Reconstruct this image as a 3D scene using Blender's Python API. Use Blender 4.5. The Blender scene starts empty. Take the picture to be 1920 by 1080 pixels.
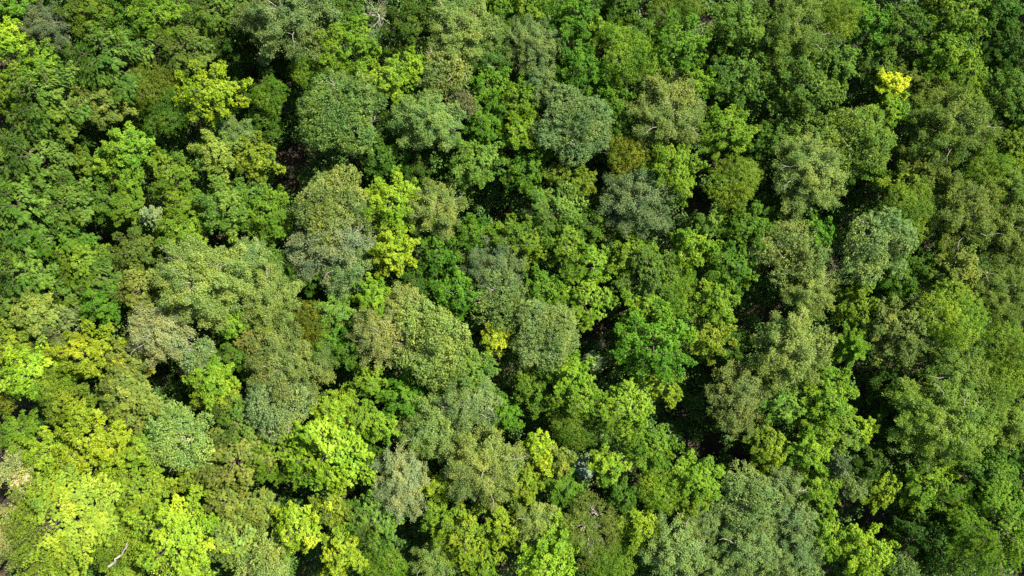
import bpy, math, random
import numpy as np
from mathutils import Vector

# ------------------------------------------------------------------ camera, sky, sun, exposure
S = bpy.context.scene
COL = S.collection
H = 100.0                 # drone height above the forest floor, looking straight down
F = 1370.0 / 1920.0       # focal length in picture widths
cam_d = bpy.data.cameras.new('drone_camera')
cam_d.sensor_width = 36.0
cam_d.lens = 36.0 * F
cam_d.clip_end = 1000.0
cam = bpy.data.objects.new('drone_camera', cam_d)
cam.location = (0, 0, H)
COL.objects.link(cam)
S.camera = cam

SUN_EL, SUN_AZ = math.radians(51), math.radians(33)     # azimuth counted from +x (picture right) towards +y (picture top)
sdir = Vector((math.cos(SUN_EL)*math.cos(SUN_AZ), math.cos(SUN_EL)*math.sin(SUN_AZ), math.sin(SUN_EL)))
W = bpy.data.worlds.new('World'); S.world = W
W.use_nodes = True
nt = W.node_tree
bg = nt.nodes['Background']
sky = nt.nodes.new('ShaderNodeTexSky')
sky.sky_type = 'NISHITA'; sky.sun_disc = False
sky.sun_elevation = SUN_EL
sky.sun_rotation = math.pi/2 - SUN_AZ
nt.links.new(sky.outputs[0], bg.inputs[0])
bg.inputs[1].default_value = 0.072
sl = bpy.data.lights.new('sun', 'SUN')
sl.energy = 5.0; sl.angle = math.radians(0.5); sl.color = (1.0, 0.93, 0.80)
so = bpy.data.objects.new('sun', sl)
so.rotation_euler = (-sdir).to_track_quat('-Z', 'Y').to_euler()
so.location = (60, 40, 90)
COL.objects.link(so)
S.view_settings.view_transform = 'Standard'
S.view_settings.look = 'None'
S.view_settings.exposure = 1.46
S.view_settings.gamma = 1.0
S.cycles.use_denoising = False
S.cycles.use_adaptive_sampling = False
S.cycles.max_bounces = 6
S.cycles.diffuse_bounces = 3
S.cycles.transmission_bounces = 4
S.cycles.glossy_bounces = 2
S.cycles.transparent_max_bounces = 4
S.cycles.sample_clamp_indirect = 6.0

def px(x, y, z):
    """place on the ground plan of the point that the photo shows at (x, y) when it is z metres up"""
    k = (H - z) / 1370.0
    return (x - 960.0) * k, (540.0 - y) * k

# ------------------------------------------------------------------ materials
def mat(name):
    m = bpy.data.materials.new(name); m.use_nodes = True
    t = m.node_tree; t.nodes.clear()
    return m, t, (lambda k: t.nodes.new(k)), t.links.new

def leaf_material(name, fixed=None, trans=0.42, spec=0.35):
    """leaf: the tree's own colour, varied leaf by leaf and clump by clump, part of the light shining through"""
    m, t, N, L = mat(name)
    out = N('ShaderNodeOutputMaterial')
    if fixed:
        c0 = N('ShaderNodeRGB'); c0.outputs[0].default_value = (*fixed, 1); base = c0.outputs[0]
    else:
        oi = N('ShaderNodeObjectInfo'); base = oi.outputs['Color']
    ar = N('ShaderNodeAttribute'); ar.attribute_name = 'leaf_tone'
    ac = N('ShaderNodeAttribute'); ac.attribute_name = 'clump_tone'
    h = N('ShaderNodeHueSaturation')
    # hue: clump to clump, a little towards yellow
    mh = N('ShaderNodeMapRange'); mh.inputs[3].default_value = 0.480; mh.inputs[4].default_value = 0.508
    L(ac.outputs['Fac'], mh.inputs[0]); L(mh.outputs[0], h.inputs['Hue'])
    ms = N('ShaderNodeMapRange'); ms.inputs[3].default_value = 1.05; ms.inputs[4].default_value = 0.88
    L(ar.outputs['Fac'], ms.inputs[0]); L(ms.outputs[0], h.inputs['Saturation'])
    mv = N('ShaderNodeMapRange'); mv.inputs[3].default_value = 0.6; mv.inputs[4].default_value = 1.5
    L(ar.outputs['Fac'], mv.inputs[0])
    mc = N('ShaderNodeMapRange'); mc.inputs[3].default_value = 1.25; mc.inputs[4].default_value = 0.78
    L(ac.outputs['Fac'], mc.inputs[0])
    mm = N('ShaderNodeMath'); mm.operation = 'MULTIPLY'
    L(mv.outputs[0], mm.inputs[0]); L(mc.outputs[0], mm.inputs[1]); L(mm.outputs[0], h.inputs['Value'])
    tc = N('ShaderNodeTexCoord'); oi2 = N('ShaderNodeObjectInfo'); nz = N('ShaderNodeTexNoise'); nz.noise_dimensions = '4D'
    nz.inputs['Scale'].default_value = .42; nz.inputs['Detail'].default_value = 3
    ow = N('ShaderNodeMath'); ow.operation = 'MULTIPLY'; ow.inputs[1].default_value = 40
    L(oi2.outputs['Random'], ow.inputs[0]); L(ow.outputs[0], nz.inputs['W']); L(tc.outputs['Object'], nz.inputs['Vector'])
    ra = N('ShaderNodeMapRange'); ra.inputs[1].default_value = .3; ra.inputs[2].default_value = .7
    L(nz.outputs[0], ra.inputs[0])
    pc = N('ShaderNodeMix'); pc.data_type = 'RGBA'; pc.inputs[6].default_value = (.80, .97, 1.15, 1); pc.inputs[7].default_value = (1.24, 1.10, .8, 1)
    L(ra.outputs[0], pc.inputs[0])
    pm = N('ShaderNodeMix'); pm.data_type = 'RGBA'; pm.blend_type = 'MULTIPLY'; pm.inputs[0].default_value = 1
    L(base, pm.inputs[6]); L(pc.outputs[2], pm.inputs[7])
    L(pm.outputs[2], h.inputs['Color'])
    p = N('ShaderNodeBsdfPrincipled')
    p.inputs['Roughness'].default_value = 0.55
    p.inputs['Specular IOR Level'].default_value = spec
    L(h.outputs[0], p.inputs['Base Color'])
    tr = N('ShaderNodeBsdfTranslucent')
    tm = N('ShaderNodeMix'); tm.data_type = 'RGBA'; tm.blend_type = 'MULTIPLY'; tm.inputs[0].default_value = 1.0
    L(h.outputs[0], tm.inputs[6]); tm.inputs[7].default_value = (1.45, 1.45, 0.22, 1)
    L(tm.outputs[2], tr.inputs[0])
    mx = N('ShaderNodeMixShader'); mx.inputs[0].default_value = trans
    L(p.outputs[0], mx.inputs[1]); L(tr.outputs[0], mx.inputs[2]); L(mx.outputs[0], out.inputs[0])
    return m

def bark_material(name, c1, c2, scale=3.0):
    m, t, N, L = mat(name)
    out = N('ShaderNodeOutputMaterial'); p = N('ShaderNodeBsdfPrincipled'); p.inputs['Roughness'].default_value = 0.9
    tc = N('ShaderNodeTexCoord'); nz = N('ShaderNodeTexNoise'); nz.inputs['Scale'].default_value = scale
    nz.inputs['Detail'].default_value = 5
    L(tc.outputs['Object'], nz.inputs[0])
    r = N('ShaderNodeValToRGB'); r.color_ramp.elements[0].position = .35; r.color_ramp.elements[1].position = .65
    r.color_ramp.elements[0].color = (*c1, 1); r.color_ramp.elements[1].color = (*c2, 1)
    L(nz.outputs[0], r.inputs[0]); L(r.outputs[0], p.inputs[0])
    b = N('ShaderNodeBump'); b.inputs[0].default_value = .5; b.inputs[1].default_value = .03
    L(nz.outputs[0], b.inputs['Height']); L(b.outputs[0], p.inputs['Normal'])
    L(p.outputs[0], out.inputs[0])
    return m

M_LEAF = leaf_material('leaf', trans=0.45, spec=0.08)
M_FLUFF = leaf_material('matt_leaf', trans=0.38, spec=0.20)
M_NEEDLE = leaf_material('needles', trans=0.15, spec=0.3)
M_UNDER = leaf_material('undergrowth_leaf', fixed=(0.055, 0.140, 0.012), trans=0.35)
M_FOREST = leaf_material('woodland_leaf', fixed=(0.07, 0.14, 0.022), trans=0.4)
M_BARK = bark_material('brown_bark', (0.040, 0.036, 0.022), (0.10, 0.085, 0.055))
M_PALE = bark_material('pale_bark', (0.20, 0.17, 0.13), (0.42, 0.38, 0.31))
M_BONE = bark_material('bare_wood', (0.24, 0.21, 0.18), (0.50, 0.46, 0.41))

def ground_material():
    m, t, N, L = mat('leaf_litter')
    out = N('ShaderNodeOutputMaterial'); p = N('ShaderNodeBsdfPrincipled'); p.inputs['Roughness'].default_value = .95
    tc = N('ShaderNodeTexCoord')
    a = N('ShaderNodeTexNoise'); a.inputs['Scale'].default_value = .35; a.inputs['Detail'].default_value = 8
    v = N('ShaderNodeTexVoronoi'); v.inputs['Scale'].default_value = 5.0
    L(tc.outputs['Object'], a.inputs[0]); L(tc.outputs['Object'], v.inputs[0])
    r = N('ShaderNodeValToRGB')
    e = r.color_ramp.elements
    e[0].position = .3; e[0].color = (.018, .015, .010, 1); e[1].position = .85; e[1].color = (.085, .068, .045, 1)
    r2 = N('ShaderNodeValToRGB'); e = r2.color_ramp.elements
    e[0].color = (.45, .4, .35, 1); e[1].color = (1.5, 1.35, 1.2, 1)
    sp = N('ShaderNodeSeparateColor')
    L(v.outputs['Color'], sp.inputs[0]); L(sp.outputs[0], r2.inputs[0])
    mx = N('ShaderNodeMix'); mx.data_type = 'RGBA'; mx.blend_type = 'MULTIPLY'; mx.inputs[0].default_value = 1
    L(a.outputs[0], r.inputs[0]); L(r.outputs[0], mx.inputs[6]); L(r2.outputs[0], mx.inputs[7])
    L(mx.outputs[2], p.inputs[0])
    b = N('ShaderNodeBump'); b.inputs[1].default_value = .08
    L(sp.outputs[1], b.inputs['Height']); L(b.outputs[0], p.inputs['Normal'])
    L(p.outputs[0], out.inputs[0])
    return m

# ------------------------------------------------------------------ mesh helpers
def unit(v):
    return v / np.maximum(np.linalg.norm(v, axis=-1, keepdims=True), 1e-9)

def mesh_from(name, V, Fc, m, tones=None, smooth=False):
    """V (n,3), Fc (k,4) quads"""
    me = bpy.data.meshes.new(name)
    me.vertices.add(len(V)); me.vertices.foreach_set('co', np.asarray(V, np.float32).ravel())
    k = len(Fc)
    me.loops.add(k*4); me.loops.foreach_set('vertex_index', np.asarray(Fc, np.int32).ravel())
    me.polygons.add(k)
    me.polygons.foreach_set('loop_start', np.arange(0, k*4, 4, dtype=np.int32))
    me.polygons.foreach_set('loop_total', np.full(k, 4, np.int32))
    if smooth: me.polygons.foreach_set('use_smooth', np.ones(k, bool))
    if tones is not None:
        for nm, arr in zip(('leaf_tone', 'clump_tone'), tones):
            at = me.attributes.new(nm, 'FLOAT', 'FACE'); at.data.foreach_set('value', np.asarray(arr, np.float32))
    me.materials.append(m)
    me.update(); me.validate()
    return me

def leaves(P, A, Nn, ln, wd, rng):
    """rhombic, slightly cupped leaves: base P, axis A, normal Nn, lengths ln, widths wd"""
    A = unit(A); B = unit(np.cross(Nn, A)); Nn = np.cross(A, B)
    ln = ln[:, None]; wd = wd[:, None]
    p0 = P
    p1 = P + A*ln*.45 + B*wd*.5 + Nn*ln*.06
    p2 = P + A*ln - Nn*ln*.12
    p3 = P + A*ln*.45 - B*wd*.5 + Nn*ln*.06
    V = np.stack([p0, p1, p2, p3], 1).reshape(-1, 3)
    Fq = np.arange(len(P)*4).reshape(-1, 4)
    return V, Fq

def tubes(segs, sides=5):
    """segs: list of (p0, p1, r0, r1) -> verts, quads"""
    V, Fq = [], []
    for (a, b, r0, r1) in segs:
        a = np.array(a, float); b = np.array(b, float)
        d = unit((b-a)[None])[0]
        u = np.cross(d, (0, 0, 1.0) if abs(d[2]) < .9 else (1.0, 0, 0)); u /= np.linalg.norm(u); w = np.cross(d, u)
        o = len(V)
        for p, r in ((a, r0), (b, r1)):
            for i in range(sides):
                t = 2*math.pi*i/sides
                V.append(p + (u*math.cos(t) + w*math.sin(t))*r)
        for i in range(sides):
            j = (i+1) % sides
            Fq.append((o+i, o+j, o+sides+j, o+sides+i))
    return np.array(V), np.array(Fq)

def vnoise(P, rng, scale, n=24):
    """smooth random field from a few random waves, about -1..1"""
    K = rng.normal(size=(n, 3)) / scale; ph = rng.uniform(0, 6.28, n)
    return np.sin(P @ K.T + ph).mean(1) * math.sqrt(n) * .8

GA = math.pi * (3 - math.sqrt(5))

# ------------------------------------------------------------------ crowns (local frame: the middle of the crown at the origin)
def boughs(R, rng, n, up=.75, flat=1.0, lo=-.15, reach=(.64, 1.18)):
    """bough end points over an uneven dome"""
    i = np.arange(n) + .5
    z = lo + (1-lo) * (1 - i/n)**1.0
    az = i*GA + rng.uniform(0, 6.28) + rng.normal(0, .25, n)
    rr = np.sqrt(np.maximum(1-z**2, .02))
    d = np.stack([rr*np.cos(az), rr*np.sin(az), z*up*flat], 1)
    ln = R * rng.uniform(*reach, n)
    return d * ln[:, None]

def crown_spray(R, seed, nb=None, llen=.30, lw=.19, layered=False, droop=.25, per=15, gap=.34, ball=False, reach=(.64, 1.18), up=.80):
    """maple-like: boughs carry side twigs, twigs end in rosettes of leaves; layered = flat beech-like sprays"""
    rng = np.random.default_rng(seed)
    nb = nb or int(11 + R*5)
    ends = boughs(R, rng, nb, up=up if not layered else .62, reach=reach)
    segs = []; C = []; D = []; cl = []
    base0 = np.array([0, 0, -R*.75])
    for b, e in enumerate(ends):
        # bough leaves the leader at some height and curves up, then over
        s = np.array([0, 0, e[2] - .45*np.linalg.norm(e[:2]) - .25*R]); s[2] = max(s[2], -R*.95)
        mid = (s+e)/2 + np.array([0, 0, .12*R])
        segs += [(s, mid, .05+.012*R, .035), (mid, e, .035, .012)]
        L = np.linalg.norm(e-s)
        d = unit((e-mid)[None])[0]
        side = np.cross(d, [0, 0, 1]); side /= max(np.linalg.norm(side), 1e-6)
        upv = np.cross(side, d)
        ctone = rng.uniform()
        nt_ = int(max(6, L*(2.9 if layered else 3.6)))
        wid = .34*R*rng.uniform(.75, 1.2)
        for k in range(nt_):
            t = .28 + .72*(k+.6)/nt_
            p = (1-t)**2*s + 2*t*(1-t)*(mid + (mid-(s+e)/2)) + t*t*e
            sg = 1 if k % 2 else -1
            tl = wid*(1.08-.75*t)*rng.uniform(.7, 1.25)*(1.45 if layered else 1)
            td = d*(.75+.3*t)*(1.35 if layered else 1) + side*sg*rng.uniform(.5, 1.1) + upv*rng.normal(0, .16 if layered else .42)
            td = td/np.linalg.norm(td)
            m = max(2, int(tl/(.20 if layered else gap)))
            if k % 2 == 0: segs.append((p, p+td*tl*.8, .016, .007))
            for j in range(m):
                f = (j+.8)/m
                q = p + td*tl*f - np.array([0, 0, 1])*droop*tl*f*f + rng.normal(0, .05, 3)
                C.append(q); D.append(td - np.array([0, 0, 1])*droop*f*1.2); cl.append(np.clip(ctone*.7+.3*rng.uniform(), 0, 1))
        C.append(e); D.append(d); cl.append(ctone)
    if ball:        # a few bare crooked limbs stand just clear of the leaves
        for q in range(3):
            e = ends[rng.integers(len(ends)//3, len(ends))]; p = e*rng.uniform(.35, .6) + np.array([0, 0, .30*R]); d = unit((e*np.array([1, 1, .5]))[None])[0]
            for w in range(4):
                d = unit((d + rng.normal(0, .35, 3))[None])[0]; q2 = p + d*R*.13
                segs.append((p, q2, .045-.008*w, .037-.008*w)); segs.append((q2, q2 + unit((d+rng.normal(0, .8, 3))[None])[0]*R*.12, .02, .008)); p = q2
    for q in range(int(14*R)):       # short shoots round the leader close the top
        a = rng.uniform(0, 6.28); f = rng.uniform(0, 1)**.6*.34*R
        C.append([math.cos(a)*f, math.sin(a)*f, (ends[:, 2].max()*.80 - f*.35)*rng.uniform(.55, 1.05)])
        D.append([math.cos(a), math.sin(a), .3]); cl.append(rng.uniform())
    C = np.array(C); D = unit(np.array(D)); cl = np.array(cl)
    n = len(C)
    rep = np.repeat(np.arange(n), per)
    D2 = D[rep]; k = len(rep)
    # rosette: leaves fan out around the twig direction, blades close to level
    ang = rng.uniform(-1, 1, k)*(.85 if layered else 1.9) if not ball else rng.uniform(-3.14, 3.14, k)
    up = np.array([0, 0, 1.0]); out = C[rep]*np.array([1, 1, .8]); out = unit(out)
    nrm = unit(up*(1.25 if layered else .8) + out*.55 + rng.normal(0, .25 if layered else .42, (k, 3)))
    a = D2 - nrm*(D2*nrm).sum(1, keepdims=True); a = unit(a)
    bb = np.cross(nrm, a)
    A = a*np.cos(ang)[:, None] + bb*np.sin(ang)[:, None] - up*.18
    P = C[rep] + rng.normal(0, .13 if ball else (.05 if layered else .065), (k, 3))
    ln = llen*rng.uniform(.7, 1.2, k); wd = lw*rng.uniform(.75, 1.2, k)
    V, Fq = leaves(P, A, nrm, ln, wd, rng)
    lt = np.clip(rng.normal(.5, .24, k), 0, 1)
    return (V, Fq, (lt, cl[rep])), segs

def crown_dome(R, seed, llen=.20, lw=.12, dens=1.0, droop=0.0, up=.74, puff=.33, rough=.16, per=20, upright=.0, holes=.25):
    """ash/oak-like dome: an uneven shell of small soft tufts with finer, paler leaves"""
    rng = np.random.default_rng(seed)
    # a handful of unequal billows make up the crown
    nl = int(7 + R*1.6)
    i = np.arange(nl)+.5
    z = .02 + .93*(1-i/nl); az = i*GA + rng.normal(0, .35, nl) + rng.uniform(0, 6.28); rr = np.sqrt(1-z**2)
    sub = R*rng.uniform(.22, .46, nl)
    Lc = np.stack([rr*np.cos(az), rr*np.sin(az), z], 1) * (R*rng.uniform(.82, 1.18, nl) - sub)[:, None]
    Lc = np.concatenate([Lc, [[0, 0, 0]]]); sub = np.concatenate([sub, [R*.60]])
    pts = []; dirs = []
    for c, r in zip(Lc, sub):
        n = int(dens*4*math.pi*r*r/(puff*1.22)**2)
        i = np.arange(n)+.5; zz = 1-2*i/n; aa = i*GA; q = np.sqrt(np.maximum(1-zz**2, 0))
        u = unit(np.stack([q*np.cos(aa), q*np.sin(aa), zz], 1) + rng.normal(0, .08, (n, 3)))
        u = u[u[:, 2] > -.35]
        p = c + u*r
        ok = p[:, 2] > -.42*R
        for c2, r2 in zip(Lc, sub):
            if r2 == r: continue
            ok &= np.linalg.norm(p-c2, axis=1) > r2*.93
        pts.append(p[ok]); dirs.append(u[ok])
    C = np.concatenate(pts); U = np.concatenate(dirs); n = len(C)
    mid = vnoise(C, rng, .9); fine = vnoise(C, rng, .35)
    C = C + U*(rng.normal(0, .20, n) + rough*1.4*mid)[:, None]
    C[:, 2] *= up
    keep = (fine*.6 + .7*mid + rng.normal(0, .35, n)) > -1.0 + holes*1.2
    C = C[keep]; U = U[keep]
    # an inner, sparser layer fills the body
    inner = C[rng.uniform(size=len(C)) < .40]; inner = inner*rng.uniform(.6, .86, (len(inner), 1))
    C = np.concatenate([C, inner]); U = np.concatenate([U, unit(inner)])
    n = len(C)
    cl = np.clip(.5 + .35*vnoise(C, rng, R*.28) + rng.normal(0, .16, n), 0, 1)
    rep = np.repeat(np.arange(n), per); k = len(rep)
    o = rng.normal(size=(k, 3)); o = unit(o)*(rng.uniform(.2, 1, (k, 1))**.5)
    o[:, 2] = np.abs(o[:, 2])*.9 - .15
    P = C[rep] + o*puff*.8
    if upright:      # larch-like: tufts drawn out along a shoot
        P += (unit(U[rep]*np.array([1, 1, .3]) + np.array([0, 0, .8]))*rng.uniform(0, 1, (k, 1)))*upright
    nrm = unit(o*.8 + np.array([0, 0, .75]) + U[rep]*.5 + rng.normal(0, .45, (k, 3)))
    A = np.cross(nrm, rng.normal(size=(k, 3))) + U[rep]*.6 - np.array([0, 0, 1])*droop
    V, Fq = leaves(P, A, nrm, llen*rng.uniform(.65, 1.25, k), lw*rng.uniform(.7, 1.2, k), rng)
    lt = np.clip(rng.normal(.5, .26, k), 0, 1)
    # limbs under the shell
    segs = []
    nb = int(8+R*3)
    for e in boughs(R*.86, rng, nb, up=up, lo=-.05):
        s = np.array([0, 0, -R*.7 + rng.uniform(0, .35)*R]); m1 = s*.45+e*.55 + np.array([0, 0, .1*R]) + rng.normal(0, .12*R, 3)
        segs += [(s, m1, .07+.014*R, .05), (m1, e, .05, .016)]
        for q in range(5):
            f = rng.uniform(.1, .85); p = m1*(1-f)+e*f
            t = unit((e-m1)[None])[0] + rng.normal(0, .6, 3); t[2] = abs(t[2])*.7+.15
            segs.append((p, p+unit(t[None])[0]*R*rng.uniform(.15, .36), .026, .009))
    return (V, Fq, (lt, cl[rep])), segs

def crown_fir(R, seed, hgt=2.2, nl=.11, whorls=9, spike=False, dens=7):
    """conifer: whorls of straight boughs set with needles"""
    rng = np.random.default_rng(seed)
    segs = [((0, 0, -hgt*R*.6), (0, 0, hgt*R*.45), .09, .02)]
    P = []; A = []; cl = []
    for w in range(whorls):
        f = w/(whorls-1)
        zz = hgt*R*(-.5+.95*f); rl = R*(1-f)**.8*1.0+.12
        nb = (6 if spike else 8) if f < .7 else 5
        for b in range(nb):
            a = b*2*math.pi/nb + w*.7 + rng.normal(0, .12)
            L = rl*rng.uniform(.82, 1.12)
            s = np.array([0, 0, zz]); d = np.array([math.cos(a), math.sin(a), .12 + .45*f - (.25 if spike else .05)])
            segs.append((s, s+d*L, .025, .008))
            ct = rng.uniform()
            m = int(L/.035)+2
            t = rng.uniform(.08, 1, m*dens)**.8
            sd = np.array([-d[1], d[0], 0])
            off = rng.uniform(-1, 1, len(t))*(1.05-t)*L*.42
            p = s + d*L*t[:, None] + sd*off[:, None]*(.62 if spike else 1) + rng.normal(0, .02, (len(t), 3)); p[:, 2] -= .12*t**2*L
            P.append(p); A.append(d*.8 + sd*np.sign(off)[:, None]*.7 + rng.normal(0, .45, (len(t), 3))); cl.append(np.full(len(t), ct))
    P = np.concatenate(P); A = np.concatenate(A); cl = np.concatenate(cl); k = len(P)
    nrm = unit(np.array([0, 0, 1.0]) + rng.normal(0, .5, (k, 3)))
    V, Fq = leaves(P, A, nrm, nl*rng.uniform(.8, 1.5, k), nl*.35*rng.uniform(.8, 1.3, k), rng)
    return (V, Fq, (np.clip(rng.normal(.55, .25, k), 0, 1), cl)), segs

def limbs_bare(R, seed, n=9, up=.7, thick=1.0):
    """bare, forking, crooked branches"""
    rng = np.random.default_rng(seed)
    segs = []
    def grow(p, d, L, r, lv):
        for s in range(3):
            d2 = unit((d + rng.normal(0, .28, 3))[None])[0]
            q = p + d2*L/3
            segs.append((p, q, r, r*.78)); r *= .78
            if lv < 3:
                for _ in range(2 if lv < 2 else 1):
                    dd = unit((d2 + rng.normal(0, .75, 3))[None])[0]
                    dd[2] = dd[2]*.7+.1
                    grow(q, dd, L*rng.uniform(.45, .7), r*.6, lv+1)
            p, d = q, d2
    for e in boughs(1, rng, n, up=up, lo=.0):
        grow(np.array([0, 0, -R*.35]), unit(e[None])[0], R*.85, .055*thick, 1)
    return segs

def mesh_pair(name, data, m):
    (V, Fq, tones), segs = data
    return mesh_from(name, V, Fq, m, tones), segs

def branch_mesh(segs, m, name='branches'):
    V, Fq = tubes(segs, 4)
    return mesh_from(name, V, Fq, m, None, True)

def trunk_mesh(m):
    """tapered trunk of unit height with a root flare, slightly crooked"""
    V = []; Fq = []; n = 8; hs = [0, .03, .12, .35, .65, 1.0]; rs = [.34, .24, .19, .16, .125, .08]
    off = [(0, 0), (0, 0), (.03, .01), (.10, -.04), (.03, .05), (0, 0)]
    for h_, r, o in zip(hs, rs, off):
        for i in range(n):
            t = 2*math.pi*i/n; rr = r*(1+.12*math.sin(3*t+h_*4))
            V.append((o[0]+rr*math.cos(t), o[1]+rr*math.sin(t), h_))
    for k in range(len(hs)-1):
        for i in range(n):
            j = (i+1) % n; Fq.append((k*n+i, k*n+j, (k+1)*n+j, (k+1)*n+i))
    return mesh_from('trunk', np.array(V), np.array(Fq), m, None, True)

TRUNK = {'brown': trunk_mesh(M_BARK), 'pale': trunk_mesh(M_PALE), 'bone': trunk_mesh(M_BONE)}
LIB = {}
def add_variant(kind, R, data, lm, bm):
    me, segs = mesh_pair('crown', data, lm)
    LIB.setdefault(kind, []).append((R, me, branch_mesh(segs, bm)))

for R, seeds in ((1.9, 2), (2.7, 4), (3.5, 4), (4.4, 2)):
    for s in range(seeds):
        add_variant('M', R, crown_spray(R, 100+int(R*10)+s*7, llen=.215, lw=.135, per=21), M_LEAF, M_BARK)
for R, seeds in ((2.6, 2), (3.6, 3)):
    for s in range(seeds):
        add_variant('S', R, crown_spray(R, 300+int(R*10)+s*7, llen=.30, lw=.13, layered=True, droop=.16, per=10), M_LEAF, M_BARK)
for R, seeds in ((2.2, 2), (3.0, 3), (3.9, 5), (4.9, 5)):
    for s in range(seeds):
        if s == 0:
            add_variant('A', R, crown_dome(R, 500+int(R*10)+s*7, puff=.40, llen=.22, lw=.13, per=24, rough=.24), M_FLUFF, M_PALE)
        else:
            add_variant('A', R, crown_spray(R, 500+int(R*10)+s*7, nb=int(16+R*9), llen=.175, lw=.100, per=24, gap=.30, ball=True, droop=.12, reach=(.74, 1.14), up=.72), M_FLUFF, M_PALE)
for R, seeds in ((2.2, 2), (3.0, 2)):
    for s in range(seeds):
        add_variant('O', R, crown_dome(R, 700+int(R*10)+s*7, llen=.15, lw=.07, puff=.26, rough=.20, per=17, droop=.4, holes=.1), M_LEAF, M_BARK)
add_variant('T', 3.8, crown_dome(3.8, 900, llen=.14, lw=.06, puff=.24, rough=.22, per=18, upright=.5, holes=.6), M_LEAF, M_PALE)
for s in range(2):
    add_variant('L', 5.6, crown_spray(5.6, 950+s, nb=60, llen=.22, lw=.10, layered=True, droop=.1, per=10), M_LEAF, M_BARK)
add_variant('F', 1.2, crown_fir(1.2, 1001, hgt=2.4, nl=.13, whorls=8, spike=True), M_NEEDLE, M_BARK)
add_variant('F2', 2.3, crown_fir(2.3, 1002, hgt=.9, nl=.20, whorls=5, spike=True, dens=13), M_LEAF, M_BARK)

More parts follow.
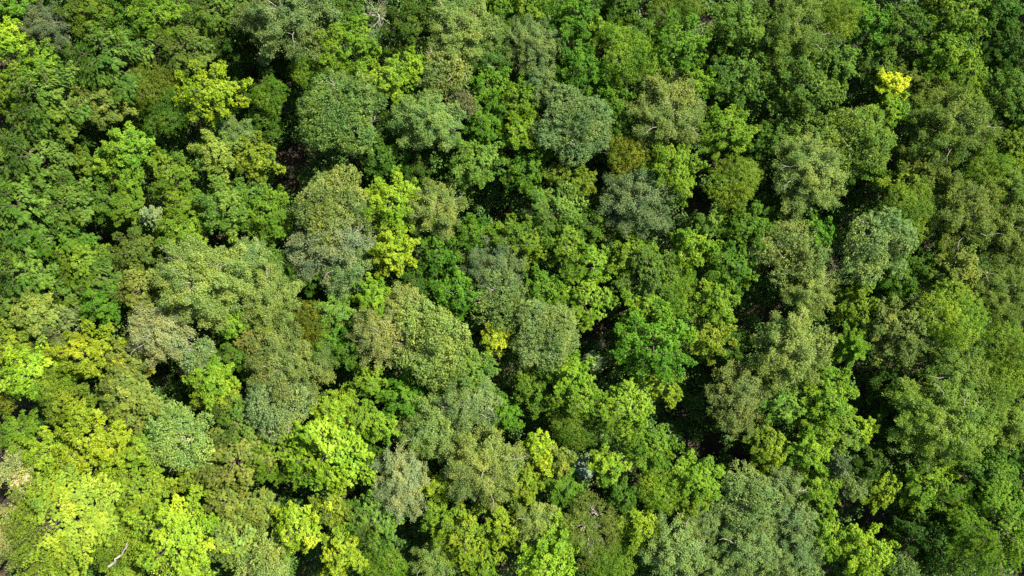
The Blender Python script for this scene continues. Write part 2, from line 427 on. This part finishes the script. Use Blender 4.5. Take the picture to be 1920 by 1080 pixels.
# ------------------------------------------------------------------ the trees, one line each: x y radius (photo pixels) shape tone ; label ; short name used by its neighbours
TREES = '''
30 15 44 M bg
20 75 38 M yl+ ; yellow green tree with sunny leaf clumps cut by the photo's edge ; sunny yellow green tree at the photo's edge
85 55 48 A dl ; dull grey olive crown beside the yellow green tree at the edge ; dull grey olive crown in the corner
175 35 50 M ol-
240 48 38 M mg
300 30 52 M lg-
210 115 70 S sg ; broad dark green crown with layered sprays and a ragged lower rim ; broad layered dark green crown
350 92 50 S go
405 25 48 S sg
435 75 44 M dg
400 178 58 M ye- ; vivid yellow green tree with deep gaps standing in dark green neighbours ; vivid yellow green tree
80 115 38 M lg
25 165 46 S lg-
95 190 68 S sg+ ; green feathery crown whose long sprays point up and outward ; long feathery green crown
200 198 46 M lo
295 170 48 O bz-
315 215 42 O mg
247 283 46 M lg+ ; bright lime tree in two lumps above a dark hollow ; bright two lump lime tree
200 300 26 M lg+
75 300 64 S sg
18 310 50 S sg
165 310 32 M ol
320 325 46 M lg-
412 290 46 M lo+
445 252 36 A gg
482 305 44 M yo ; yellow olive crown at the rim of the big dark clearing ; yellow olive crown beside the dark clearing
245 338 30 M lg
465 195 42 M dg
130 250 40 S dg
545 35 84 A gg ; huge grey green dome cut by the upper edge of the photo ; huge grey green dome at the upper edge
655 40 36 M mg
710 28 30 D gr ; bare dead tree with pale curling branches among dark crowns ; bare dead tree with curling branches
770 52 50 M mg-
865 60 60 A lo ; large pale olive crown with fine twigs and fluffy leaves ; large pale fluffy olive crown
925 78 42 A go
940 14 36 M lg-
650 95 56 M lg ; broad fresh green crown above the biggest grey dome ; broad fresh green crown
585 135 40 O lg-
725 158 46 M lg+ ; lime green tree wedged between two grey domes ; lime tree wedged between two grey domes
778 132 32 M yl
838 130 50 A lo ; round pale olive dome with crisp lit tufts ; round pale olive dome
642 214 80 A go+ ; biggest grey olive dome with pale twigs showing at its middle ; biggest grey olive dome
507 180 30 O lg- ; small smooth lime crown at the edge of dark shade ; small smooth lime crown
500 228 34 M mg-
803 232 58 A gg+ ; grey green dome with a pale forked stem showing through ; grey green dome with forked stem
868 202 30 A br ; small brownish grey crown with thin sparse foliage ; small brownish grey crown
915 165 42 M bg
908 235 38 M bg
890 305 50 M fg ; fresh light green tree with star shaped leaf sprays ; fresh green star sprayed tree
945 205 38 M mg
715 300 50 M mg-
530 115 46 M dg-
905 112 42 A mg
780 315 36 M dg
733 232 26 M dg
630 386 70 A lo ; large light olive dome beside the dark clearing ; large light olive dome by the clearing
1075 40 50 M bg ; bright green tree reaching to the upper edge with tall lit tips ; bright tall tipped green tree
985 15 42 M lg-
995 78 48 A gg
1160 15 42 M mg-
1255 12 48 O ol-
1130 65 28 M lg
1177 105 52 O ol+ ; smooth olive lime crown with fine twiggy texture ; smooth olive lime crown
1262 92 58 M bg+ ; vivid green tree with crisp leaf stars and deep dark gaps ; vivid crisp green tree
1385 55 50 M fg ; pale fresh green tree with upright lit tips in dark surroundings ; pale fresh tree with upright tips
1090 135 52 M bg
1013 155 38 A gg
970 195 48 M lg-
1073 242 70 A bl ; silvery blue green dome with dark shaded lower side ; silvery blue green dome
1150 185 36 M bg
1162 232 36 M mg
1250 210 74 A lo- ; wide olive dome with bare twigs near its heart ; wide twiggy olive dome
1312 160 30 M lg
1380 152 54 M fg-
1357 245 50 M lg ; lime green tree with a tattered rim over a narrow dark gap ; tattered lime tree over a dark gap
1172 288 36 O bz ; small bronze olive crown with feathery leaves ; small bronze olive crown
1240 290 32 M yo-
1262 325 50 M lg+ ; sunlit lime tree pressed against a dark blue green dome ; sunlit lime tree against the dark dome
1195 378 66 A db ; dark blue green dome with silvery tufts beside a lime tree ; dark blue green dome
1375 338 46 O bz+ ; bronze yellow crown of fine foliage standing in dark green ; bronze yellow crown
1070 340 42 M yo-
985 320 42 M bg-
1425 275 42 M mg-
975 250 30 M lg
1345 112 42 M dg
1010 275 34 M dg
1480 60 74 A ol- ; very large dull green crown with rusty specks and thin twigs ; very large dull rusty specked crown
1570 35 40 O yo
1625 52 46 M bg
1685 66 50 M mg
1775 30 58 M lg- ; broad smooth green crown with a yellow lit flank ; broad green crown with yellow flank
1768 102 48 M lg
1870 18 50 M mg
1880 92 54 M dg+ ; very dark green crown with a thin sunlit upper rim ; very dark crown with sunlit rim
1810 140 44 S lg-
1885 180 50 M fg-
1670 162 29 M yz ; small golden yellow tree, the brightest spot among green crowns ; golden yellow tree
1718 145 34 S go
1642 118 36 S sg
1505 172 66 M fg- ; rounded green crown densely dotted with pale leaf tufts ; rounded pale tufted green crown
1572 122 36 M fg
1595 262 64 A ol ; large dull olive crown with bluish twigs near its top ; large dull olive crown
1668 208 40 M lg
1770 240 78 A ol- ; very large olive green dome with scattered thin twigs ; very large twiggy olive green dome
1515 325 70 A lo ; big light olive dome with tight sunlit tufts ; big tight tufted light olive dome
1468 258 36 M fg-
1722 305 50 M lo-
1842 328 46 O lg- ; smooth yellow olive crown with a warm sunlit edge ; smooth yellow olive crown
1895 280 46 M lg-
1900 355 48 A ol
1605 315 38 M mg
1685 348 42 M yo-
1905 225 34 M mg
50 388 62 S sg+
130 385 50 S sg+
110 445 54 S bg-
15 430 42 S sg
278 402 20 F pw ; small pale pine with whitish needles pointing up out of shade ; small whitish pine
200 378 42 M mg
240 388 30 M lg-
345 440 44 M lg ; lime crown of rounded clumps just below the whitish pine ; lime crown of rounded clumps
430 388 60 M fg ; broad soft green crown with long combed sprays ; broad combed soft green crown
350 385 38 M lg-
260 472 44 M go
50 510 54 S sg+
150 498 50 S lg-
192 520 40 S sg
198 568 40 M bg ; bright green rounded crown above a reddish bare patch of ground ; bright crown above the reddish bare ground
125 555 44 S sg-
68 590 46 M lo+
265 545 42 S lo
385 528 84 A lo+ ; huge pale olive dome speckled all over with cream tufts ; huge cream speckled olive dome
470 490 40 A gg+
455 472 20 M yl ; tiny yellow green crown on the shoulder of a pale dome ; tiny yellow green crown
305 625 60 A si ; palest silver grey crown in the whole wood with soft plumes ; palest silver grey crown
375 672 38 A bl+
430 605 34 M lg+ ; fresh lime tree squeezed beside the silver grey crown ; fresh lime tree by the silver crown
165 662 60 M ye- ; wide bright yellow green crown below a strip of blue green foliage ; wide bright yellow green crown
60 692 50 M yl+
120 625 44 S bl ; low blue green crown with flat layered sprays ; low blue green layered crown
25 640 42 M yo
10 702 40 O bz
100 712 46 O yo
240 672 36 M lo
235 712 40 M lo
20 570 42 S sg
445 668 36 M mg
398 712 44 M lg+
500 402 50 M lg-
625 455 70 A si- ; tall grey green crown whose pale tufts spill downward ; tall spilling grey green crown
655 508 46 A bl
695 415 44 A gg-
735 383 54 M yl ; glowing yellow lime crown tucked behind a round olive dome ; glowing yellow lime crown
820 392 54 A lo ; round pale olive dome right beside the glowing yellow lime crown ; round dome beside the glowing crown
740 472 42 M ye ; butter yellow tree with open ragged branches over dark shade ; butter yellow ragged tree
820 475 44 M bg-
885 440 40 M bg-
925 502 54 A bl- ; bluish grey green crown of fine soft foliage ; bluish soft foliaged crown
945 452 34 M lg-
510 560 56 A lo
500 495 42 A mg
575 515 38 M mg-
700 555 34 M lg+ ; small light green round tree ringed by dark gaps ; small light green ringed tree
580 605 46 O bz- ; smooth bronze olive crown beside a fresh green tree ; smooth bronze olive crown
632 585 36 M fg
618 640 32 M bg
760 570 38 A lp
855 550 46 M bg
935 558 52 D2 gg ; grey thin crown with white bare branches bursting from the middle ; thin grey crown with white bare branches
720 628 58 A lp ; tan olive crown with pinkish cream tufts ; tan crown with pinkish cream tufts
815 640 72 A lo ; broad light olive crown merging with its tan neighbour ; broad light olive crown
930 634 28 M yy ; small lemon yellow tree standing alone in green crowns ; small lemon yellow tree
535 688 76 A lo- ; large soft grey lime dome with dense even tufts ; large soft grey lime dome
488 635 38 S lp ; pinkish tipped spreading crown between two pale domes ; pinkish tipped spreading crown
875 698 58 M fg ; light green crown of fine leaf clumps under the lemon yellow tree ; light crown below the lemon tree
605 668 26 A go
660 655 38 M mg
692 605 38 M mg
695 716 30 M lg
782 525 40 M mg-
980 450 48 M lg- ; lime green crown with a reddish tuft at its top ; lime crown with a reddish tuft
1040 400 48 S fg ; fresh green crown with long spruce like sprays ; fresh crown with long sprays
1062 455 40 M lg
1105 425 36 M mg
1297 465 44 M lg ; lime crown of star sprays beside a bare brown opening ; lime star sprayed crown by brown opening
1325 425 26 M fg-
1175 478 44 M lg-
1108 502 38 S lg
1215 515 60 M fg-
1262 535 48 O lg-
1395 428 48 M bg ; vivid green crown with upturned leaf stars over black shade ; vivid crown over black shade
1365 500 48 M bg
1015 550 40 M bg
1022 628 64 A gg+ ; soft grey green dome beside the lemon yellow tree ; soft grey green dome
970 570 36 A gg
1095 572 44 S lg ; spiky lime crown beside a bare twiggy brown gap ; spiky lime crown by the twiggy gap
1215 572 44 M lg
1220 645 72 M bg+ ; largest vivid emerald green tree with countless glossy leaf stars ; largest emerald green tree
1342 565 42 M lg+ ; lime yellow tree lit on one flank beside a black gap ; lime yellow tree beside the black gap
1325 630 42 M yo
1070 705 46 M lg+
1113 680 18 F pw ; tiny pale tufted pine at the rim of a dark gap ; tiny pale tufted pine
1478 655 70 A lo ; big round olive gold dome with knobbly sunlit tufts ; big round olive gold dome
1365 645 38 M mg-
1455 398 36 M mg-
1530 446 33 M bg+ ; small rounded vivid green tree tucked between olive domes ; small rounded vivid green tree
1478 470 62 A lo-
1515 545 50 A lo
1635 462 64 A gg+ ; tall oval grey green dome with a twiggy middle ; tall oval grey green dome
1700 392 50 O ol
1800 402 74 A ol- ; very large deep olive crown with lumpy clusters ; very large deep olive crown
1885 435 64 A ol-
1788 508 46 M lo
1785 592 56 O yo+ ; golden olive crown of plump feathery clusters ; plump golden olive crown
1680 520 42 M bg-
1722 500 40 M mg-
1598 568 44 M lg-
1680 618 62 M gg ; dusty green crown with pale bluish leaf tufts ; dusty bluish tufted crown
1606 652 34 F lm ; bright lime fir shaped like a star from above ; bright lime star shaped fir
1540 712 46 M lg
1870 552 64 A ol-
1870 662 58 O ol+
1792 700 66 A ol
1912 705 40 A ol
1550 500 30 D gr ; leafless grey tree with tangled twigs between two olive domes ; leafless tangled grey tree
18 735 34 O bz
125 752 50 M yo-
235 747 54 S lo
185 825 74 M ye- ; large buttery yellow green crown overhanging a dark hollow ; large buttery yellow green crown
90 846 42 M yl
36 814 40 M lg-
345 822 60 A lw ; tall pale lime grey crown with slender hanging sprays ; tall pale lime grey crown
268 842 36 M lg+
405 735 42 S yl-
445 862 60 S lo ; layered sage green crown with long pointed sprays ; layered sage green crown
450 792 48 S sg+
34 880 34 A cr ; cream tinted fluffy crown above a dead white shrub ; cream tinted fluffy crown
47 918 25 D3 wh ; dead white shrub with dry curled foliage ; dead white shrub
108 905 42 M yl-
120 972 96 L py ; broad flat pale lime canopy speckled with tiny dark gaps ; broad flat pale lime canopy
18 1003 54 A cr-
215 1005 58 O yo
262 918 54 M yo+
338 1012 80 M yl+ ; brilliant lemon lime tree with long jagged sprays ; brilliant jagged lemon lime tree
105 1066 48 M yl-
445 1015 50 S lw
425 938 40 S lo
235 1070 36 M yo
365 898 36 M yo
470 965 44 S lo-
525 760 58 A bl+
520 852 58 S lg-
613 848 72 S yl ; showy yellow green tree with long layered upward sprays ; showy layered yellow green tree
625 768 40 M yl-
680 787 36 M lg
718 800 30 M lg+ ; small light lime tree above a deep black hollow ; small lime tree above the hollow
757 745 46 M bg
820 798 62 A lw- ; fluffy pale sage crown topped by cream tufts ; fluffy pale sage crown
880 755 58 A bl+ ; soft mint green crown with blurred even leaves ; soft mint green crown
905 872 74 A lo ; huge light olive dome leaning toward a black gap ; huge light olive dome by the gap
750 908 56 A si ; silver sage tree with cream plumes and visible branches ; silver sage plumed tree
815 910 28 M yl- ; small yellow green tree peeping between two pale crowns ; small peeping yellow green tree
705 972 50 S fg ; green tree with combed pointed sprays below the silver sage tree ; combed green tree below the silver sage tree
562 985 52 M yl+ ; bright yellow lime tree with ragged golden tips ; bright ragged golden tipped tree
642 1032 48 M ye- ; golden green tree near the lower edge with loose clumps ; loose golden green tree near the edge
500 1062 58 A lw
725 1058 42 O lg-
870 1002 52 M yl-
815 1052 40 A lw-
902 1062 42 M lg-
945 988 40 M yl-
490 955 36 M lo
627 950 40 M yo
822 972 40 M lg-
775 800 32 A gg
948 775 32 M bg
680 850 36 M mg-
1083 740 48 M lg
995 735 42 M bg-
1170 768 52 S lg+ ; bright green tree with narrow fanned sprays ; bright fanned spray tree
1012 835 27 M yy ; slim lemon yellow tree beside a long black gap ; slim lemon yellow tree
1025 868 22 M yy
1080 802 42 O ol-
1138 872 33 M lg+ ; bright lime tree right beside a small blue spruce ; bright lime tree by the spruce
1099 880 19 F bs ; small icy blue spruce above a brown opening ; small icy blue spruce
1050 862 26 M lo
1055 912 36 M bg
1215 838 48 M lg- ; yellowish green tree with drooping clumps beside a dark gully ; drooping clumped tree by the gully
1308 897 45 M lg+ ; rounded glossy lime tree below the widest bare brown opening ; rounded glossy lime tree
980 905 42 M yl-
1243 918 40 O yl-
1388 745 58 A lo- ; large gold green dome hanging over the widest brown opening ; large dome over the brown opening
1432 832 36 M yo
1400 932 58 A gg
1320 978 40 A gg
1400 1028 60 A gg ; soft sage green dome at the lower edge ; soft sage green dome
1260 1028 54 A gg+
1105 988 62 T lo- ; tufted olive tree with upright larch like tips ; tufted larch like olive tree
1200 985 46 M yl-
1050 1005 42 M lg+
1025 1056 50 M yl+ ; glossy lemon green tree touching the lower edge ; glossy lemon green tree
1003 975 40 A lo+
1140 1058 44 O lg-
1165 930 30 M mg
1295 938 36 M lg
1340 1068 42 A gg
1240 725 36 M yl-
1465 757 46 M fg
1550 747 48 M lg+ ; bright lime yellow tree just below the star shaped fir ; bright tree below the star fir
1535 797 42 M lg
1580 812 38 M fg
1622 803 20 M yl+ ; tiny yellow lime crown poking into black shade ; tiny crown poking into black shade
1515 847 38 M lg+
1568 865 34 F dk ; dull green spruce with drooping pointed boughs ; dull green spruce
1445 845 40 M yl-
1465 908 44 A gg
1533 922 40 M lg
1592 903 34 A gg ; small sage dome above an exposed reddish forest floor ; small sage dome above reddish floor
1652 920 34 M yl- ; yellow lime tree with fanned clumps above the reddish floor ; fanned yellow lime tree
1480 978 46 A bl
1550 1002 38 M lg
1620 1034 50 M yl ; broad yellow lime tree below the exposed reddish floor ; broad yellow tree below the reddish floor
1480 1048 54 A gg
1665 745 50 M dg
1762 792 84 A ol+ ; enormous olive dome with pale twigs and lumpy clusters ; enormous lumpy olive dome
1822 742 62 A ol
1735 910 48 M lg
1840 888 58 M fg- ; fresh green tree with broad rounded shoulders ; broad shouldered fresh green tree
1885 790 50 A ol
1740 1002 66 M dg+ ; dark green tree in deep shade with dim leaf tufts ; dim dark green tree
1860 985 92 L lg- ; wide feathery lime green canopy filling the corner ; wide feathery lime canopy in the corner
1680 1072 40 A go
1625 872 30 M dg
1908 865 38 M mg
'''
TONE = {
 'dg': (.032, .088, .008), 'mg': (.050, .138, .011), 'bg': (.064, .185, .011), 'sg': (.070, .160, .020), 'fg': (.092, .215, .030), 'lg': (.110, .240, .013),
 'yl': (.165, .300, .013), 'ye': (.215, .345, .012), 'yy': (.235, .370, .012), 'yo': (.125, .220, .014), 'lo': (.138, .212, .038),
 'go': (.078, .150, .022), 'ol': (.092, .176, .012), 'bz': (.115, .175, .012), 'gg': (.108, .186, .044), 'dl': (.085, .130, .050),
 'bl': (.100, .180, .052), 'db': (.082, .140, .044), 'si': (.180, .238, .095), 'lp': (.165, .220, .050), 'lw': (.150, .260, .050),
 'br': (.120, .140, .050), 'cr': (.230, .265, .085), 'py': (.210, .335, .028), 'gr': (.110, .130, .060), 'wh': (.520, .460, .370),
 'pw': (.110, .190, .070), 'yz': (.34, .44, .018), 'bs': (.140, .210, .175), 'dk': (.045, .090, .022), 'lm': (.120, .270, .012),
}
HUEW = {
 'dg': 'dark green', 'sg': 'mid green', 'mg': 'mid green', 'bg': 'bright green', 'fg': 'fresh green', 'lg': 'lime green', 'yl': 'yellow green', 'ye': 'yellow green',
 'yy': 'lemon green', 'yo': 'yellow olive', 'lo': 'light olive', 'go': 'grey olive', 'ol': 'olive green', 'bz': 'bronze olive', 'gg': 'grey green',
 'dl': 'dull olive', 'bl': 'blue green', 'db': 'dark blue green', 'si': 'silver green', 'lp': 'tan olive', 'lw': 'pale sage', 'br': 'brownish',
 'cr': 'cream green', 'py': 'pale lime', 'gr': 'grey', 'wh': 'whitish', 'pw': 'pale', 'yz': 'golden', 'bs': 'icy blue', 'dk': 'dull green', 'lm': 'lime',
}
SHAPEW = {'M': 'leafy', 'S': 'layered', 'A': 'domed', 'O': 'feathery', 'L': 'feathery', 'T': 'tufted', 'F': 'conifer', 'D': 'bare'}
NAME = {'M': 'broadleaf_tree', 'S': 'layered_tree', 'A': 'domed_tree', 'O': 'feathery_tree', 'L': 'feathery_tree', 'T': 'tufted_tree',
        'F': 'conifer_tree', 'D': 'dead_tree'}
rows = []
for ln in TREES.strip().splitlines():
    q = [s.strip() for s in ln.split(';')]
    x, y, r, k, tone = q[0].split()
    b = 0
    if tone[-1] in '+-': b = 1 if tone[-1] == '+' else -1; tone = tone[:-1]
    rows.append(dict(x=float(x), y=float(y), r=float(r), k=k, tone=tone, b=b, label=q[1] if len(q) > 1 else None, short=q[2] if len(q) > 2 else None))

# labels of the trees without one of their own: their look, and the way from a tree that has a name
marks = [t for t in rows if t['short']]
def sector(a, b):
    """where b lies as seen from a, in the photo"""
    ang = math.degrees(math.atan2(-(b['y']-a['y']), b['x']-a['x'])) % 360
    return int(((ang+22.5) % 360)//45)
DIRS = ['just right of', 'up and right of', 'just above', 'up and left of', 'just left of', 'down and left of', 'just below', 'down and right of']
used = set()
plain = [t for t in rows if not t['short']]
cand = sorted(((math.hypot(t['x']-m['x'], t['y']-m['y']), i, j) for i, t in enumerate(plain) for j, m in enumerate(marks)))
for d, i, j in cand:
    t, m = plain[i], marks[j]
    if t['label']: continue
    key = (j, sector(m, t))
    if key in used: continue
    size = 'small' if t['r'] < 36 else ('large' if t['r'] >= 60 else '')
    t['label'] = ' '.join(w for w in (size, HUEW[t['tone']], SHAPEW[t['k'][0]], 'crown', DIRS[key[1]] if d < 110 else DIRS[key[1]].replace('just ', ''), 'the', m['short']) if w)
    if len(t['label'].split()) > 16: t['label'] = None; continue
    used.add(key)

random.seed(5)
def child(name, me, root, z, sc, rot, color=None):
    o = bpy.data.objects.new(name, me); COL.objects.link(o); o.parent = root
    o.location = (0, 0, z); o.scale = sc; o.rotation_euler = rot
    if color: o.color = (*color, 1)
    return o

def plant_tree(t):
    k, b = t['k'], t['b']
    c = TONE[t['tone']]
    lum = .3*c[0]+.6*c[1]
    r_m0 = t['r']/16.2
    z = 9.5 + r_m0*.55 + b*.8 + min(2.2, lum*9) - .8
    if k == 'L': z += 1
    if t['tone'] == 'dg': z -= 1.5
    if k == 'F': z = 12.0 if t['tone'] != 'lm' else 13.6
    if t['r'] < 32: z = max(z, 11.8)
    if k[0] == 'D': z = 12.0 if k != 'D3' else 14.0
    R = t['r']*(H-z)/1370.0*(1.12 if k in ('M', 'S', 'O') else 1.25 if k == 'F' else 1.04)
    X, Y = px(t['x'], t['y'], z)
    mul = 1 + .16*b
    rv = random.Random(int(t['x']*31+t['y']))
    col = tuple(min(.9, v*mul*w*rv.uniform(.94, 1.06)) for v, w in zip(c, (1.15 if k in ('M', 'S') else 1.06, 1.0, .8 if k != 'A' else .95)))
    root = bpy.data.objects.new(NAME[k[0]], None); COL.objects.link(root)
    root.empty_display_size = .5
    root.location = (X, Y, 0)
    root['label'] = t['label']
    root['category'] = {'F': 'conifer', 'D': 'dead tree'}.get(k[0], 'tree')
    root['group'] = 'trees of the forest canopy'
    rot = (rv.uniform(-.10, .10), rv.uniform(-.10, .10), rv.uniform(0, 6.283))
    if k[0] == 'D':
        segs = limbs_bare(R, int(t['x']), n=7 if k == 'D' else 6, thick=.8)
        child('branches', branch_mesh(segs, M_BONE), root, z, (1, 1, 1), (0, 0, 0))
        if k == 'D':
            data = crown_dome(R*.95, 77, dens=.30, per=9, holes=1.0)
        elif k == 'D2':
            data = crown_dome(R*1.02, 78, dens=.75, per=13, holes=.9)
        else:
            data = crown_spray(R, 79, llen=.20, lw=.08, per=8)
            child('trunk', TRUNK['bone'], root, 0, (.5, .5, z-.3*R), (0, 0, 1))
        child('crown', mesh_pair('crown', data, M_FLUFF)[0], root, z, (1, 1, 1), (0, 0, 0), col)
        if k != 'D3': child('trunk', TRUNK['bone'], root, 0, (1, 1, z-.3*R), (0, 0, 1))
        return root
    kk = 'F2' if t['tone'] == 'lm' else k
    vs = LIB[kk]
    best = sorted(vs, key=lambda v: abs(math.log(v[0]/R)))
    near = [v for v in best if abs(math.log(v[0]/R)) < abs(math.log(best[0][0]/R))+.20]
    v = near[rv.randrange(len(near))]
    s = R/v[0]
    e = rv.uniform(.90, 1.10)
    sc = (s*e, s/e, s*rv.uniform(.92, 1.12))
    child('crown', v[1], root, z, sc, rot, col)
    child('branches', v[2], root, z, sc, rot)
    th = z - (.45 if k[0] != 'F' else .9)*R
    child('trunk', TRUNK['pale' if k == 'A' else 'brown'], root, 0, (.55+.16*R, .55+.16*R, th), (0, 0, rv.uniform(0, 6)))
    return root
for t in rows: plant_tree(t)

# ------------------------------------------------------------------ ground, undergrowth, woodland beyond the picture
def ground():
    n = 160; sx, sy = 400, 400
    xs = np.linspace(-sx/2, sx/2, n); X, Y = np.meshgrid(xs, xs)
    P = np.stack([X.ravel(), Y.ravel(), np.zeros(n*n)], 1)
    P[:, 2] = vnoise(P, np.random.default_rng(3), 9.0)*.12 - .12
    i = np.arange(n*n).reshape(n, n)
    Fq = np.stack([i[:-1, :-1].ravel(), i[:-1, 1:].ravel(), i[1:, 1:].ravel(), i[1:, :-1].ravel()], 1)
    o = bpy.data.objects.new('ground', mesh_from('ground', P, Fq, ground_material(), None, True)); COL.objects.link(o)
    o['kind'] = 'structure'
ground()

BARE = [(565, 300, 60), (555, 345, 45), (690, 320, 40), (1300, 385, 42), (1320, 835, 60), (1385, 855, 50), (1260, 770, 40), (1600, 955, 60), (1640, 970, 45),
        (1112, 915, 34), (1125, 600, 45), (1100, 620, 40), (975, 830, 40), (200, 440, 40), (215, 620, 45), (30, 765, 50), (75, 765, 40), (1440, 585, 50),
        (1030, 395, 30), (720, 860, 45), (560, 450, 40), (170, 895, 40), (1330, 310, 30), (905, 970, 30)]
def undergrowth():
    rng = np.random.default_rng(11)
    P = []
    n = 17000
    x = rng.uniform(-66, 66, n); y = rng.uniform(-40, 40, n)
    Z = .3 + 6.5*rng.uniform(0, 1, n)**1.6
    keep = np.ones(n, bool)
    for bx, by, br in BARE:
        gx, gy = px(bx, by, 1.0)
        keep &= np.hypot(x-gx, y-gy) > br*.52/13.8
    C = np.stack([x, y, Z], 1)[keep]
    n = len(C); per = 46
    rep = np.repeat(np.arange(n), per); k = len(rep)
    o = unit(rng.normal(size=(k, 3)))*rng.uniform(.2, 1, (k, 1))**.5
    o[:, 2] *= .55
    r = rng.uniform(.5, 1.2, n)[rep][:, None]
    Pp = C[rep] + o*r; Pp[:, 2] = np.maximum(Pp[:, 2], .05)
    nrm = unit(np.array([0, 0, 1.1]) + o*.5 + rng.normal(0, .35, (k, 3)))
    A = np.cross(nrm, rng.normal(size=(k, 3)))
    V, Fq = leaves(Pp, A, nrm, rng.uniform(.2, .4, k), rng.uniform(.12, .24, k), rng)
    me = mesh_from('undergrowth', V, Fq, M_UNDER, (np.clip(rng.normal(.5, .25, k), 0, 1), rng.uniform(0, 1, n)[rep]))
    o = bpy.data.objects.new('undergrowth', me); COL.objects.link(o); o['kind'] = 'stuff'
    o['label'] = 'dark leafy undergrowth on the shaded forest floor'; o['category'] = 'undergrowth'
undergrowth()

def woodland():
    """the forest goes on beyond the picture: one mass"""
    rng = np.random.default_rng(21)
    srcs = []
    for s in range(3):
        (V, Fq, tn), _ = crown_dome(4.2, 2000+s, per=7, llen=.34, lw=.22, puff=.42)
        srcs.append((V, Fq, tn))
    Vs, Fs, t1, t2 = [], [], [], []; off = 0
    for gx in np.arange(-100, 101, 6.6):
        for gy in np.arange(-80, 81, 6.6):
            x, y = gx+rng.uniform(-1.5, 1.5), gy+rng.uniform(-1.5, 1.5)
            if abs(x) < 66.5 and abs(y) < 39.5: continue
            V, Fq, tn = srcs[rng.integers(3)]
            a = rng.uniform(0, 6.28); s = rng.uniform(.85, 1.15)
            Rm = np.array([[math.cos(a), -math.sin(a), 0], [math.sin(a), math.cos(a), 0], [0, 0, 1]])*s
            Vs.append(V @ Rm.T + np.array([x, y, rng.uniform(9.5, 12)])); Fs.append(Fq+off); off += len(V)
            t1.append(tn[0]); t2.append(np.clip(tn[1]*.4+rng.uniform(0, .6), 0, 1))
    me = mesh_from('woodland', np.concatenate(Vs), np.concatenate(Fs), M_FOREST, (np.concatenate(t1), np.concatenate(t2)))
    o = bpy.data.objects.new('woodland', me); COL.objects.link(o); o['kind'] = 'stuff'
    o['label'] = 'green woodland carrying on all round the canopy'; o['category'] = 'woodland'
woodland()

# ------------------------------------------------------------------ fallen and leaning pale wood
def log(x0, y0, x1, y1, z0, z1, r, name, label, cat, twigs=3):
    a = np.array([*px(x0, y0, z0), z0]); b = np.array([*px(x1, y1, z1), z1])
    rng = np.random.default_rng(int(x0*7+y0))
    segs = []; p = a; rr = r
    for i in range(5):
        q = a+(b-a)*(i+1)/5 + rng.normal(0, .05*np.linalg.norm(b-a)/2, 3)*(i < 4)
        segs.append((p, q, rr, rr*.84)); rr *= .84
        if i and twigs:
            d = (b-a)/np.linalg.norm(b-a) + rng.normal(0, .7, 3)
            segs.append((q, q+d*rng.uniform(.5, 1.1), rr*.5, rr*.2))
        p = q
    V, Fq = tubes(segs, 6)
    o = bpy.data.objects.new(name, mesh_from(name, V, Fq, M_BONE, None, True)); COL.objects.link(o)
    o['label'] = label; o['category'] = cat
log(204, 1062, 240, 1022, 13.4, 16.2, .17, 'dead_limb', 'white bare limb jutting out of the olive crown near the brilliant lemon lime tree', 'dead limb')
log(50, 826, 76, 822, 6, 6.4, .14, 'dead_limb', 'short white dead limb lying beside the large buttery yellow green crown', 'dead limb', 0)
log(90, 659, 110, 657, 6, 6.3, .14, 'dead_limb', 'short white dead limb between two bright yellow green crowns', 'dead limb', 0)
log(5, 714, 22, 711, 10, 10.3, .12, 'dead_limb', 'short white dead limb at the photo edge beside a bronze crown', 'dead limb', 0)
log(1352, 868, 1376, 876, .3, .5, .10, 'fallen_branch', 'thin pale fallen branch on the widest bare brown opening', 'fallen branch', 1)
log(186, 898, 216, 890, 3.5, 4.0, .10, 'fallen_branch', 'thin pale fallen branch in the hollow under the buttery yellow green crown', 'fallen branch', 1)
